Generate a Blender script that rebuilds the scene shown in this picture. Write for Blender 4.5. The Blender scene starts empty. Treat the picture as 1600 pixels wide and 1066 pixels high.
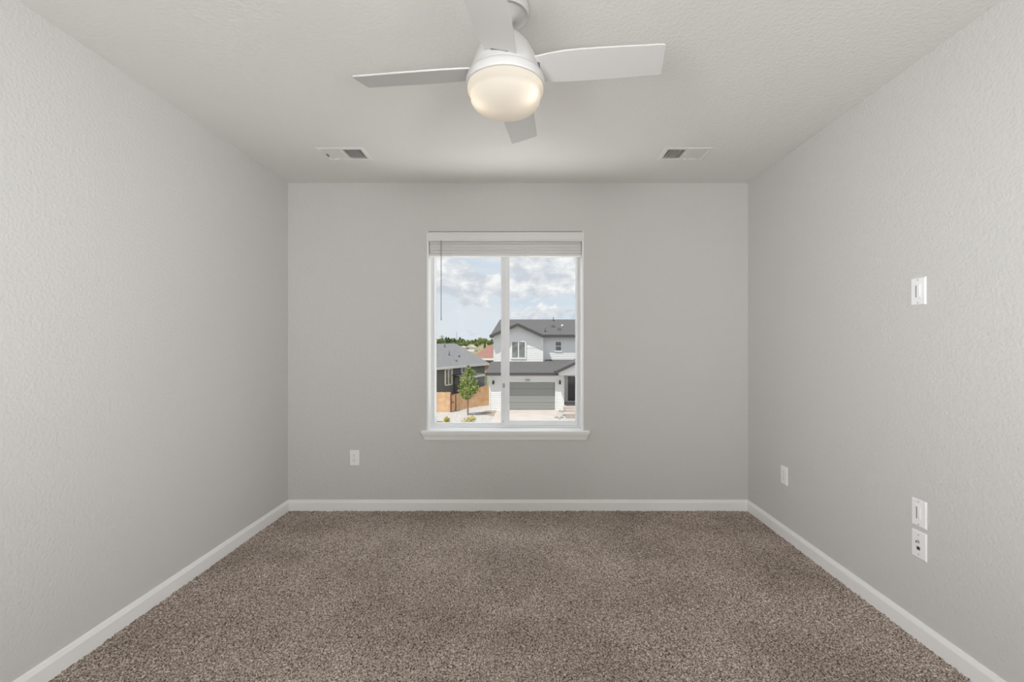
import bpy, bmesh, math, random
import numpy as np
from mathutils import Vector, Matrix

PI = math.pi
scene = bpy.context.scene
COL = scene.collection

# ------------------------------------------------------------------ camera
EYE = 1.2476            # eye height above the carpet
F = 705.0               # focal length in pixels of the 1600 px wide frame
cam_data = bpy.data.cameras.new('camera')
cam_data.sensor_width = 36.0
cam_data.lens = F / 1600.0 * 36.0
cam_data.shift_x = -21.0 / 1600.0
cam_data.shift_y = 3.0 / 1600.0
cam_data.clip_start = 0.02
cam_data.clip_end = 2000
cam = bpy.data.objects.new('camera', cam_data)
COL.objects.link(cam)
cam.location = (0, 0, EYE)
cam.rotation_euler = (PI / 2, 0, 0)
scene.camera = cam


def X(px, d):
    return (px - 821.0) * d / F


def Z(py, d):
    return EYE - (py - 536.0) * d / F


# ------------------------------------------------------------------ view
scene.view_settings.view_transform = 'Standard'
scene.view_settings.look = 'None'
scene.view_settings.exposure = 0.0
scene.view_settings.gamma = 1.0
scene.view_settings.use_curve_mapping = False
scene.cycles.max_bounces = 14
scene.cycles.diffuse_bounces = 8
scene.cycles.transparent_max_bounces = 16
scene.cycles.sample_clamp_indirect = 6.0

# ------------------------------------------------------------------ sky
world = bpy.data.worlds.new('sky')
scene.world = world
world.use_nodes = True
nt = world.node_tree
nt.nodes.clear()


def N(tree, kind, **kw):
    n = tree.nodes.new(kind)
    for k, v in kw.items():
        setattr(n, k, v)
    return n


def ramp(tree, fac, stops, interp='LINEAR'):
    r = N(tree, 'ShaderNodeValToRGB')
    r.color_ramp.interpolation = interp
    e = r.color_ramp.elements
    while len(e) < len(stops):
        e.new(0.5)
    for i, (p, c) in enumerate(stops):
        e[i].position = p
        e[i].color = (c[0], c[1], c[2], 1) if hasattr(c, '__len__') else (c, c, c, 1)
    tree.links.new(fac, r.inputs[0])
    return r.outputs[0]


def mixc(tree, fac, a, b, mode='MIX'):
    m = N(tree, 'ShaderNodeMix', data_type='RGBA', blend_type=mode)
    for idx, v in ((0, fac), (6, a), (7, b)):
        if isinstance(v, (int, float)):
            m.inputs[idx].default_value = v
        elif isinstance(v, tuple):
            m.inputs[idx].default_value = (v[0], v[1], v[2], 1)
        else:
            tree.links.new(v, m.inputs[idx])
    return m.outputs[2]


def mth(tree, op, a, b=0.0, clamp=False):
    m = N(tree, 'ShaderNodeMath', operation=op, use_clamp=clamp)
    for i, v in enumerate((a, b)):
        if isinstance(v, (int, float)):
            m.inputs[i].default_value = v
        else:
            tree.links.new(v, m.inputs[i])
    return m.outputs[0]


tc = N(nt, 'ShaderNodeTexCoord')
sep = N(nt, 'ShaderNodeSeparateXYZ')
nt.links.new(tc.outputs['Generated'], sep.inputs[0])
elev = sep.outputs[2]
# clear blue paling to the horizon
base = ramp(nt, mth(nt, 'MULTIPLY', elev, 1.0, True),
            [(0.0, (0.74, 0.80, 0.86)), (0.06, (0.66, 0.75, 0.85)), (0.16, (0.56, 0.68, 0.82)), (0.5, (0.44, 0.56, 0.76)), (1.0, (0.36, 0.50, 0.76))])


def sky_noise(sx, sy, sz, off, scale, detail, rough, dist=0.0):
    mp = N(nt, 'ShaderNodeMapping')
    mp.inputs['Scale'].default_value = (sx, sy, sz)
    mp.inputs['Location'].default_value = off
    nt.links.new(tc.outputs['Generated'], mp.inputs[0])
    n = N(nt, 'ShaderNodeTexNoise')
    n.inputs['Scale'].default_value = scale
    n.inputs['Detail'].default_value = detail
    n.inputs['Roughness'].default_value = rough
    n.inputs['Distortion'].default_value = dist
    nt.links.new(mp.outputs[0], n.inputs['Vector'])
    return n.outputs['Fac']


n_big = sky_noise(1, 1, 1.9, (3.1, 0.4, 0.62), 8.5, 10, 0.60, 0.1)
n_veil = sky_noise(1, 1, 6.0, (7.3, 2.0, 1.0), 4.0, 5, 0.5)
# cumulus gather higher up, only thin veils near the horizon
gate = ramp(nt, elev, [(0.0, 0.0), (0.055, 0.0), (0.09, 0.07), (0.125, 0.14), (0.2, 0.17), (1.0, 0.05)])
cum = mth(nt, 'ADD', n_big, gate)
cum_mask = ramp(nt, cum, [(0.0, 0.0), (0.555, 0.0), (0.60, 1.0), (1.0, 1.0)])
n_fine = sky_noise(1, 1, 1.7, (3.1, 0.4, 0.58), 19.0, 10, 0.62, 0.1)
cum_col = ramp(nt, n_fine, [(0.0, (0.58, 0.62, 0.70)), (0.42, (0.66, 0.69, 0.76)), (0.54, (0.83, 0.84, 0.87)), (0.62, (0.97, 0.97, 0.97)), (1.0, (1.0, 1.0, 1.0))])
veil_mask = ramp(nt, n_veil, [(0.0, 0.0), (0.35, 0.2), (0.58, 0.9), (1.0, 0.95)])
c1 = mixc(nt, veil_mask, base, (0.78, 0.82, 0.87))
c2 = mixc(nt, cum_mask, c1, cum_col)
bg = N(nt, 'ShaderNodeBackground')
bg.inputs['Strength'].default_value = 1.0
nt.links.new(c2, bg.inputs['Color'])
wo = N(nt, 'ShaderNodeOutputWorld')
nt.links.new(bg.outputs[0], wo.inputs[0])

# ------------------------------------------------------------------ sun
sd = bpy.data.lights.new('sun', 'SUN')
sd.energy = 4.1
sd.angle = math.radians(0.6)
sd.color = (1.0, 0.965, 0.91)
sun = bpy.data.objects.new('sun', sd)
COL.objects.link(sun)
sun.rotation_euler = Vector((0.35, 0.37, -1.0)).to_track_quat('-Z', 'Y').to_euler()

# ------------------------------------------------------------------ added area lights: soft fill from behind and from outside the window
WL, WR = -1.770, 1.660        # side walls
YB = 3.364                    # inner face of the window wall
YR = -1.30                    # inner face of the rear wall
H = 2.44


def area(name, loc, target, sx, sy, power, color):
    l = bpy.data.lights.new(name, 'AREA')
    l.shape = 'RECTANGLE'
    l.size = sx
    l.size_y = sy
    l.energy = power
    l.color = color
    o = bpy.data.objects.new(name, l)
    COL.objects.link(o)
    o.location = loc
    o.rotation_euler = (Vector(target) - Vector(loc)).to_track_quat('-Z', 'Y').to_euler()
    return o


area('landing_fill', (-0.05, -2.3, 1.15), (-0.05, 1.0, 1.15), 2.9, 2.0, 5, (0.94, 0.97, 1.0))  # unseen fill light added in the landing behind the camera
# added unseen fill lights: one bounced off the ceiling behind the camera, two crossed onto the side walls
area('bounce_fill', (-0.05, -1.0, 0.6), (-0.05, -0.6, 2.44), 2.4, 0.4, 36, (1.0, 0.985, 0.965))
for nm_, x_, t_ in (('cross_fill', -0.95, 1.66), ('cross_fill', 0.85, -1.77)):
    f_ = area(nm_, (x_, -0.8, 1.3), (t_, 1.8, 1.55), 0.5, 1.2, 18.3, (0.96, 0.98, 1.0))
    f_.data.spread = math.radians(80)
# added unseen area lights standing in for daylight from sky and ground
area('sky_fill', (-0.15, 4.3, 2.75), (-0.15, 3.5, 1.35), 5.0, 0.8, 45, (0.90, 0.95, 1.0))
area('ground_fill', (-0.15, 4.6, -0.5), (-0.15, 3.5, 1.3), 3.2, 1.4, 74, (1.0, 0.985, 0.96))

# ------------------------------------------------------------------ materials
MATS = {}


def mat(name, color=(0.8, 0.8, 0.8), rough=0.6, metal=0.0, spec=0.5, bump=None, var=None, emit=None, coords='Object'):
    """bump=(scale, distance, detail); var=(scale, colour2, lo, hi)"""
    if name in MATS:
        return MATS[name]
    m = bpy.data.materials.new(name)
    m.use_nodes = True
    t = m.node_tree
    b = t.nodes['Principled BSDF']
    b.inputs['Base Color'].default_value = (*color, 1)
    b.inputs['Roughness'].default_value = rough
    b.inputs['Metallic'].default_value = metal
    b.inputs['Specular IOR Level'].default_value = spec
    tcn = N(t, 'ShaderNodeTexCoord')
    if var:
        n = N(t, 'ShaderNodeTexNoise')
        n.inputs['Scale'].default_value = var[0]
        n.inputs['Detail'].default_value = 4
        t.links.new(tcn.outputs[coords], n.inputs['Vector'])
        r = ramp(t, n.outputs['Fac'], [(var[2], color), (var[3], var[1])])
        t.links.new(r, b.inputs['Base Color'])
    if bump:
        n = N(t, 'ShaderNodeTexNoise')
        n.inputs['Scale'].default_value = bump[0]
        n.inputs['Detail'].default_value = bump[2]
        n.inputs['Roughness'].default_value = 0.5
        t.links.new(tcn.outputs[coords], n.inputs['Vector'])
        bn = N(t, 'ShaderNodeBump')
        bn.inputs['Strength'].default_value = 1.0
        bn.inputs['Distance'].default_value = bump[1]
        t.links.new(n.outputs['Fac'], bn.inputs['Height'])
        t.links.new(bn.outputs[0], b.inputs['Normal'])
    if emit:
        b.inputs['Emission Color'].default_value = (*emit[0], 1)
        b.inputs['Emission Strength'].default_value = emit[1]
    MATS[name] = m
    return m


M_wall = mat('wall_paint', (0.592, 0.584, 0.567), 0.75, spec=0.25, bump=(78, 0.0027, 2.5))
M_ceil = mat('ceiling_paint', (0.75, 0.742, 0.722), 0.8, spec=0.2, bump=(72, 0.0024, 2.5))
M_trim = mat('white_trim_paint', (0.84, 0.835, 0.82), 0.38, spec=0.4)
M_vinyl = mat('white_vinyl', (0.80, 0.805, 0.815), 0.35, spec=0.4)
M_plate = mat('white_plastic', (0.86, 0.86, 0.85), 0.3, spec=0.5)
M_slot = mat('dark_slot', (0.035, 0.035, 0.04), 0.6)
M_slotgrey = mat('grey_slot', (0.16, 0.16, 0.16), 0.6)
M_screw = mat('screw_metal', (0.55, 0.55, 0.54), 0.35, metal=0.6)
M_fan = mat('fan_white_enamel', (0.60, 0.592, 0.58), 0.42, spec=0.4)
M_blade = mat('fan_blade_white', (0.60, 0.595, 0.585), 0.5, spec=0.4)
M_blind = mat('blind_white', (0.70, 0.695, 0.68), 0.5, spec=0.3)
M_wand = mat('blind_wand_clear', (0.42, 0.42, 0.43), 0.25)
M_vent = mat('vent_white_enamel', (0.76, 0.755, 0.73), 0.4)
M_duct = mat('duct_dark', (0.03, 0.03, 0.028), 0.8)
M_gasket = mat('grey_gasket', (0.12, 0.12, 0.13), 0.6)

# window glass: a clear thin pane with a weak reflection
m = bpy.data.materials.new('clear_glass')
m.use_nodes = True
t = m.node_tree
t.nodes.clear()
tr = N(t, 'ShaderNodeBsdfTransparent')
tr.inputs[0].default_value = (0.97, 0.98, 0.975, 1)
gl = N(t, 'ShaderNodeBsdfGlossy')
gl.inputs['Roughness'].default_value = 0.02
mx = N(t, 'ShaderNodeMixShader')
mx.inputs[0].default_value = 0.002
t.links.new(tr.outputs[0], mx.inputs[1])
t.links.new(gl.outputs[0], mx.inputs[2])
o_ = N(t, 'ShaderNodeOutputMaterial')
t.links.new(mx.outputs[0], o_.inputs[0])
M_glass = m

# frosted lamp bowl: white opal glass lit from the bulbs inside, glowing itself
m = bpy.data.materials.new('opal_glass')
m.use_nodes = True
t = m.node_tree
t.nodes.clear()
tl = N(t, 'ShaderNodeBsdfTranslucent')
tl.inputs[0].default_value = (0.86, 0.82, 0.75, 1)
df = N(t, 'ShaderNodeBsdfDiffuse')
df.inputs[0].default_value = (0.74, 0.72, 0.68, 1)
m1 = N(t, 'ShaderNodeMixShader')
m1.inputs[0].default_value = 0.35
t.links.new(tl.outputs[0], m1.inputs[1])
t.links.new(df.outputs[0], m1.inputs[2])
em = N(t, 'ShaderNodeEmission')
em.inputs[0].default_value = (1.0, 0.90, 0.76, 1)
em.inputs[1].default_value = 0.07
ad = N(t, 'ShaderNodeAddShader')
t.links.new(m1.outputs[0], ad.inputs[0])
t.links.new(em.outputs[0], ad.inputs[1])
o_ = N(t, 'ShaderNodeOutputMaterial')
t.links.new(ad.outputs[0], o_.inputs[0])
M_opal = m

# carpet yarn: mottled brown and beige strands
m = bpy.data.materials.new('carpet_yarn')
m.use_nodes = True
t = m.node_tree
b = t.nodes['Principled BSDF']
b.inputs['Roughness'].default_value = 0.95
b.inputs['Specular IOR Level'].default_value = 0.05
tcn = N(t, 'ShaderNodeTexCoord')
n1 = N(t, 'ShaderNodeTexNoise')
n1.inputs['Scale'].default_value = 170
n1.inputs['Detail'].default_value = 3
n1.inputs['Roughness'].default_value = 0.65
n1.inputs['Distortion'].default_value = 0.6
t.links.new(tcn.outputs['Object'], n1.inputs['Vector'])
n2 = N(t, 'ShaderNodeTexNoise')
n2.inputs['Scale'].default_value = 2.2
n2.inputs['Detail'].default_value = 3
t.links.new(tcn.outputs['Object'], n2.inputs['Vector'])
yarn = ramp(t, n1.outputs['Fac'], [(0.36, (0.055, 0.037, 0.027)), (0.44, (0.22, 0.172, 0.140)), (0.52, (0.46, 0.385, 0.335)), (0.62, (0.78, 0.685, 0.615))])
patch = ramp(t, n2.outputs['Fac'], [(0.36, (0.80, 0.79, 0.775)), (0.62, (1.0, 1.0, 1.0))])
t.links.new(mixc(t, 1.0, yarn, patch, 'MULTIPLY'), b.inputs['Base Color'])
M_carpet = m


# ------------------------------------------------------------------ mesh builder
class MB:
    def __init__(self):
        self.v = []
        self.f = []
        self.smooth = []

    def add(self, verts, faces, smooth=False):
        k = len(self.v)
        self.v += [tuple(p) for p in verts]
        self.f += [tuple(i + k for i in f) for f in faces]
        self.smooth += [smooth] * len(faces)
        return self

    def box(self, x0, x1, y0, y1, z0, z1):
        v = [(x, y, z) for z in (z0, z1) for y in (y0, y1) for x in (x0, x1)]
        f = [(0, 2, 3, 1), (4, 5, 7, 6), (0, 1, 5, 4), (2, 6, 7, 3), (0, 4, 6, 2), (1, 3, 7, 5)]
        return self.add(v, f)

    def obox(self, origin, u, v_, w, a, b_, c):
        """box spanned by three unit axes; a, b_, c = (lo, hi) along each"""
        o = Vector(origin)
        u, v_, w = Vector(u), Vector(v_), Vector(w)
        vs = [o + u * p + v_ * q + w * r for r in c for q in b_ for p in a]
        f = [(0, 2, 3, 1), (4, 5, 7, 6), (0, 1, 5, 4), (2, 6, 7, 3), (0, 4, 6, 2), (1, 3, 7, 5)]
        return self.add(vs, f)

    def prism(self, poly, d0, d1, axis='y'):
        """poly in the plane across the axis ((x,z) for y, (x,y) for z, (y,z) for x), extruded from d0 to d1"""
        n = len(poly)
        P = {'y': lambda p, d: (p[0], d, p[1]), 'z': lambda p, d: (p[0], p[1], d), 'x': lambda p, d: (d, p[0], p[1])}[axis]
        v = [P(p, d0) for p in poly] + [P(p, d1) for p in poly]
        f = [tuple(range(n)), tuple(range(2 * n - 1, n - 1, -1))]
        f += [(i, i + n, (i + 1) % n + n, (i + 1) % n) for i in range(n)]
        return self.add(v, f)

    def slab(self, pts, th):
        """polygon in space thickened straight down"""
        n = len(pts)
        v = [tuple(p) for p in pts] + [(p[0], p[1], p[2] - th) for p in pts]
        f = [tuple(range(n)), tuple(range(2 * n - 1, n - 1, -1))]
        f += [(i, i + n, (i + 1) % n + n, (i + 1) % n) for i in range(n)]
        return self.add(v, f)

    def lathe(self, prof, c=(0, 0, 0), seg=48, smooth=True):
        v, f = [], []
        n = len(prof)
        for i in range(seg):
            a = 2 * PI * i / seg
            for r, z in prof:
                v.append((c[0] + r * math.cos(a), c[1] + r * math.sin(a), c[2] + z))
        for i in range(seg):
            j = (i + 1) % seg
            for k in range(n - 1):
                f.append((i * n + k, j * n + k, j * n + k + 1, i * n + k + 1))
        return self.add(v, f, smooth)

    def tube(self, p0, p1, r0, r1=None, seg=12, smooth=True):
        r1 = r0 if r1 is None else r1
        p0, p1 = Vector(p0), Vector(p1)
        d = (p1 - p0).normalized()
        a = d.orthogonal().normalized()
        b = d.cross(a)
        v = []
        for p, r in ((p0, r0), (p1, r1)):
            for i in range(seg):
                t_ = 2 * PI * i / seg
                v.append(p + (a * math.cos(t_) + b * math.sin(t_)) * r)
        f = [(i, (i + 1) % seg, (i + 1) % seg + seg, i + seg) for i in range(seg)]
        self.add(v, f, smooth)
        self.add(v[:seg], [tuple(range(seg - 1, -1, -1))])
        self.add(v[seg:], [tuple(range(seg))])
        return self

    def build(self, name, material, parent=None, bevel=0.0, bseg=2, fix=True, loc=None):
        me = bpy.data.meshes.new(name)
        off = Vector((0, 0, 0))
        if parent is not None:
            off = parent_offset(parent)
        elif loc is not None:
            off = Vector(loc)
        me.from_pydata([tuple(Vector(p) - off) for p in self.v], [], self.f)
        if fix or bevel > 0:
            bm = bmesh.new()
            bm.from_mesh(me)
            for fc, s in zip(bm.faces, self.smooth):
                fc.smooth = s
            bmesh.ops.remove_doubles(bm, verts=bm.verts, dist=1e-6)
            bmesh.ops.recalc_face_normals(bm, faces=bm.faces)
            if bevel > 0:
                es = [e for e in bm.edges if e.is_manifold and e.calc_face_angle(0) > 0.5]
                bmesh.ops.bevel(bm, geom=es, offset=bevel, segments=bseg, profile=0.5, affect='EDGES', clamp_overlap=True)
            bm.to_mesh(me)
            bm.free()
        else:
            me.polygons.foreach_set('use_smooth', self.smooth)
        if isinstance(material, (list, tuple)):
            for mm in material:
                me.materials.append(mm)
        else:
            me.materials.append(material)
        o = bpy.data.objects.new(name, me)
        COL.objects.link(o)
        if parent is not None:
            o.parent = parent
        elif loc is not None:
            o.location = loc
        return o


def parent_offset(p):
    off = Vector((0, 0, 0))
    while p is not None:
        off += p.location
        p = p.parent
    return off


def tag(o, label=None, cat=None, group=None, kind=None):
    for k, v in (('label', label), ('category', cat), ('group', group), ('kind', kind)):
        if v:
            o[k] = v
    return o


def empty(name, loc):
    o = bpy.data.objects.new(name, None)
    o.empty_display_size = 0.1
    COL.objects.link(o)
    o.location = loc
    return o


def struct(o):
    o['kind'] = 'structure'
    return o


# ================================================================== THE ROOM
TH = 0.20
# window opening in the wall
WX0, WX1 = X(667, YB), X(912, YB)
WZ0, WZ1 = 0.580, Z(361.5, YB)

# --- carpet: displaced pile, dense where the photo sees it
gx0, gx1, gy0, gy1, st = WL, WR, 1.05, YB, 0.0042
nx, ny = int((gx1 - gx0) / st) + 1, int((gy1 - gy0) / st) + 1
rs = np.random.RandomState(5)


def vnoise(gx, gy, scale, seed):
    r = np.random.RandomState(seed)
    w, h = int(gx.max() * scale) + 3, int(gy.max() * scale) + 3
    g = r.rand(h, w)
    u, v = gx * scale, gy * scale
    i, j = np.floor(u).astype(int), np.floor(v).astype(int)
    a, b_ = u - i, v - j
    a, b_ = a * a * (3 - 2 * a), b_ * b_ * (3 - 2 * b_)
    return (g[j, i] * (1 - a) + g[j, i + 1] * a) * (1 - b_) + (g[j + 1, i] * (1 - a) + g[j + 1, i + 1] * a) * b_


xs = np.linspace(0, gx1 - gx0, nx)
ys = np.linspace(0, gy1 - gy0, ny)
GX, GY = np.meshgrid(xs, ys)
hgt = 0.0100 * (vnoise(GX + 0.02, GY, 135, 1) - 0.5) + 0.006 * (vnoise(GX, GY + 0.01, 235, 2) - 0.5) + 0.004 * (vnoise(GX, GY, 9, 3) - 0.5)
co = np.stack([GX + gx0, GY + gy0, hgt - 0.001], -1).reshape(-1, 3)
idx = np.arange(nx * ny).reshape(ny, nx)
quads = np.stack([idx[:-1, :-1], idx[:-1, 1:], idx[1:, 1:], idx[1:, :-1]], -1).reshape(-1, 4)
base_v = [(-2.6, -2.7, -0.006), (2.6, -2.7, -0.006), (2.6, 1.052, -0.006), (-2.6, 1.052, -0.006)]
k0 = len(co)
co = np.concatenate([co, np.array(base_v)])
nq = len(quads) + 1
me = bpy.data.meshes.new('floor')
me.vertices.add(len(co))
me.vertices.foreach_set('co', co.ravel())
me.loops.add(nq * 4)
me.loops.foreach_set('vertex_index', np.concatenate([quads.ravel(), np.array([k0, k0 + 1, k0 + 2, k0 + 3])]))
me.polygons.add(nq)
me.polygons.foreach_set('loop_start', np.arange(nq) * 4)
me.polygons.foreach_set('loop_total', np.full(nq, 4))
me.polygons.foreach_set('use_smooth', np.ones(nq, dtype=bool))
me.update(calc_edges=True)
me.materials.append(M_carpet)
fl = bpy.data.objects.new('floor', me)
COL.objects.link(fl)
struct(fl)

# --- walls, ceiling
w = MB()
w.box(WL - 0.001, WX0, YB, YB + TH, -0.3, H)
w.box(WX1, WR + 0.001, YB, YB + TH, -0.3, H)
w.box(WX0, WX1, YB, YB + TH, -0.3, WZ0)
w.box(WX0, WX1, YB, YB + TH, WZ1, H)
struct(w.build('wall_front', M_wall, fix=False))
struct(MB().box(WL - TH, WL, YR - 0.12, YB + TH, -0.3, H).build('wall_left', M_wall))
struct(MB().box(WR, WR + TH, YR - 0.12, YB + TH, -0.3, H).build('wall_right', M_wall))
DX0, DX1, DZ = -1.55, 1.45, 2.15
w = MB()
w.box(WL, DX0, YR - 0.12, YR, -0.1, H)
w.box(DX1, WR, YR - 0.12, YR, -0.1, H)
w.box(DX0, DX1, YR - 0.12, YR, DZ, H)
struct(w.build('wall_rear', M_wall))
# landing behind the doorway
w = MB()
w.box(-2.6, 2.6, -2.75, -2.6, -0.1, H)
w.box(-2.7, -2.6, -2.7, YR, -0.1, H)
w.box(2.6, 2.7, -2.7, YR, -0.1, H)
w.box(-2.7, WL - TH, YR - 0.12, YR, -0.1, H)
w.box(WR + TH, 2.7, YR - 0.12, YR, -0.1, H)
struct(w.build('wall_landing', M_wall))

# vents sit in holes of the ceiling
VY0, VY1 = 2.745, 2.745 + 0.197
VENTS = [(-1.262, -0.965), (0.842, 1.139)]
VENTS = [(X(490.5, VY0), X(490.5, VY0) + 0.298), (X(1039.8, VY0), X(1039.8, VY0) + 0.298)]
hole = 0.024
ceil = MB()
hy0, hy1 = VY0 + hole, VY1 - hole
ceil.box(-2.7, 2.7, -2.75, hy0, H, H + 0.2)
ceil.box(-2.7, 2.7, hy1, YB + TH, H, H + 0.2)
cuts = [-2.7] + [c for a, b_ in VENTS for c in (a + hole, b_ - hole)] + [2.7]
for i in range(0, len(cuts), 2):
    ceil.box(cuts[i], cuts[i + 1], hy0, hy1, H, H + 0.2)
ceil.box(-2.7, 2.7, hy0, hy1, H + 0.18, H + 0.2)
struct(ceil.build('ceiling', M_ceil, fix=False))

# --- baseboards, square lower board with an eased, stepped top
BH = Z(780.8, YB)


def baseboard(name, along, p, q, face, sign):
    """profile extruded along an axis"""
    t0, t1 = 0.014, 0.006
    prof = [(0, -0.02), (t0, -0.02), (t0, BH - 0.020), (t0 - 0.0035, BH - 0.012), (t1 + 0.001, BH - 0.003), (t1 - 0.002, BH), (0, BH)]
    mb = MB()
    if along == 'x':
        mb.prism([(face + sign * a, z) for a, z in prof], p, q, 'x')
    else:
        mb.prism([(face + sign * a, z) for a, z in prof], p, q, 'y')
    return struct(mb.build(name, M_trim, fix=True))


baseboard('baseboard_front', 'x', WL, WR, YB, -1)
baseboard('baseboard_left', 'y', YR, YB, WL, 1)
baseboard('baseboard_right', 'y', YR, YB, WR, -1)

# ================================================================== WINDOW
win = struct(empty('window_1', (0, YB + 0.1, 1.3)))
FY = YB + 0.10          # room face of the vinyl frame
# white jamb liner (sides and head) in front of the frame
j = MB()
j.box(WX0, WX0 + 0.012, YB + 0.002, FY + 0.09, WZ0, WZ1)
j.box(WX1 - 0.012, WX1, YB + 0.002, FY + 0.09, WZ0, WZ1)
j.box(WX0 + 0.012, WX1 - 0.012, YB + 0.035, FY + 0.09, WZ1 - 0.012, WZ1)
j.build('jamb', M_trim, win)
fx0, fx1 = WX0 + 0.012, WX1 - 0.012
fz0, fz1 = Z(668.3, FY), WZ1 - 0.012
LGX0, LGX1 = X(679.3, FY + 0.03), X(782.8, FY + 0.03)
RGX0, RGX1 = X(796.0, FY), X(899.3, FY)
LGZ0, RGZ0 = Z(661.0, FY + 0.03), Z(657.6, FY)


def ring(mb, x0, x1, z0, z1, wl, wr, wb, wt, y0, y1):
    mb.box(x0, x0 + wl, y0, y1, z0, z1)
    mb.box(x1 - wr, x1, y0, y1, z0, z1)
    mb.box(x0 + wl, x1 - wr, y0, y1, z0, z0 + wb)
    mb.box(x0 + wl, x1 - wr, y0, y1, z1 - wt, z1)


fr = MB()
ring(fr, fx0, fx1, fz0, fz1, 0.014, 0.014, 0.014, 0.022, FY, FY + 0.085)
ring(fr, fx0 + 0.014, fx1 - 0.014, fz0 + 0.014, fz1 - 0.022, 0.009, 0.009, 0.007, 0.009, FY + 0.008, FY + 0.085)
fr.build('window_frame', M_vinyl, win, bevel=0.0015)
# fixed left light, set back
lf = MB()
ring(lf, fx0 + 0.023, LGX1 + 0.020, fz0 + 0.021, fz1 - 0.031, LGX0 - fx0 - 0.023, 0.020, LGZ0 - fz0 - 0.021, 0.02, FY + 0.026, FY + 0.06)
lo = lf.build('sash', M_vinyl, win, bevel=0.0012)
g = MB().box(LGX0, LGX1, FY + 0.042, FY + 0.046, LGZ0, fz1 - 0.051)
g.build('pane', M_glass, lo)
# sliding right sash, nearer the room, its stile laps the meeting point
rf = MB()
ring(rf, RGX0 - 0.046, fx1 - 0.023, fz0 + 0.016, fz1 - 0.031, 0.046, fx1 - 0.023 - RGX1, RGZ0 - fz0 - 0.016, 0.03, FY + 0.003, FY + 0.025)
ro = rf.build('sash', M_vinyl, win, bevel=0.0012)
MB().box(RGX0 - 0.0485, RGX0 - 0.0375, FY - 0.003, FY + 0.0028, fz0 + 0.02, fz1 - 0.035).build('pull_rail', M_vinyl, ro, bevel=0.001)
MB().box(RGX0, RGX1, FY + 0.012, FY + 0.016, RGZ0, fz1 - 0.061).build('pane', M_glass, ro)
lk = MB()
lk.box(RGX0 - 0.052, RGX0 - 0.036, FY - 0.012, FY + 0.0028, Z(606, FY), Z(599, FY))
lk.build('latch', mat('latch_grey', (0.38, 0.38, 0.385), 0.5), ro, bevel=0.002)
bz = Z(659, FY)
MB().box(RGX0 - 0.050, RGX0 - 0.046, FY - 0.004, FY + 0.0028, bz - 0.004, bz + 0.004).build('bumper', M_gasket, ro)

# stool and apron
SX0, SX1 = X(656.8, YB - 0.03), X(922.2, YB - 0.03)
stl = MB()
STZ = Z(673.6, YB - 0.03)
stl.box(WX0, WX1, YB - 0.002, FY + 0.09, STZ - 0.018, STZ)
stl.box(SX0, SX1, YB - 0.034, YB, STZ - 0.018, STZ)
so = stl.build('trim_1', M_trim, bevel=0.004, bseg=3)
struct(so)
ap = MB()
az0 = Z(687.6, YB)
prof = [(YB, az0), (YB - 0.008, az0), (YB - 0.010, az0 + 0.006), (YB - 0.016, az0 + 0.026), (YB - 0.026, az0 + 0.044), (YB - 0.027, STZ - 0.018), (YB, STZ - 0.018)]
npf = len(prof)
vs = []
for sgn, xa in ((0, SX0), (1, SX1)):
    for y, z in prof:
        inset = (STZ - 0.018 - z) / (STZ - 0.018 - az0) * 0.022 + 0.005
        vs.append((xa + inset * (1 if sgn == 0 else -1), y, z))
fs = [tuple(range(npf)), tuple(range(2 * npf - 1, npf - 1, -1))] + [(i, i + npf, (i + 1) % npf + npf, (i + 1) % npf) for i in range(npf)]
ap.add(vs, fs)
struct(ap.build('trim_2', M_trim, bevel=0.0015))

# ================================================================== BLIND
bl = empty('window_blind', ((WX0 + WX1) / 2, YB + 0.03, WZ1 - 0.006))
tag(bl, 'white faux-wood venetian blind raised into a stack at the top of the window', 'blind')
bx0, bx1 = WX0 + 0.005, WX1 - 0.006
vz0, vz1 = Z(377.3, YB - 0.004), WZ1 - 0.0055
vp = MB()
vp.prism([(YB + 0.010, vz0), (YB - 0.004, vz0 + 0.003), (YB - 0.006, vz0 + 0.010), (YB - 0.003, vz0 + 0.018), (YB - 0.003, vz1 - 0.010), (YB - 0.006, vz1 - 0.004), (YB - 0.004, vz1), (YB + 0.010, vz1)], bx0, bx1, 'x')
vp.build('valance', M_blind, bl)
MB().box(bx0 + 0.012, bx1 - 0.012, YB + 0.016, YB + 0.066, vz1 - 0.055, vz1 - 0.004).build('head_rail', M_blind, bl)
sl = MB()
sx0, sx1 = bx0 + 0.014, bx1 - 0.014
zt = vz0 + 0.014
zb = Z(396.0, YB + 0.015)
ns = 17
rnd = random.Random(4)
for i in range(ns):
    z = zb + (zt - zb) * i / (ns - 1)
    if i < 12:
        z = zb + (zt - zb) * (i / (ns - 1)) * 0.97
    pts = []
    nseg = 10
    dy = rnd.uniform(-0.002, 0.002)
    top, bot = [], []
    for k in range(nseg + 1):
        x = sx0 + (sx1 - sx0) * k / nseg
        hs = 0.40 * (zt - zb) / (ns - 1)
        sag = -0.0012 * math.sin(PI * k / nseg) * rnd.uniform(0.6, 1.3)
        top.append((x, z + hs + sag))
        bot.append((x, z - hs + sag))
    sl.prism(top + bot[::-1], YB + 0.012 + dy, YB + 0.062 + dy, 'y')
sl.build('slats', M_blind, bl, fix=False)
br = MB()
br.box(sx0 - 0.003, sx1 + 0.003, YB + 0.010, YB + 0.064, Z(400.4, YB + 0.01), Z(396.6, YB + 0.01))
br.build('bottom_rail', M_blind, bl, bevel=0.003)
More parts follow.
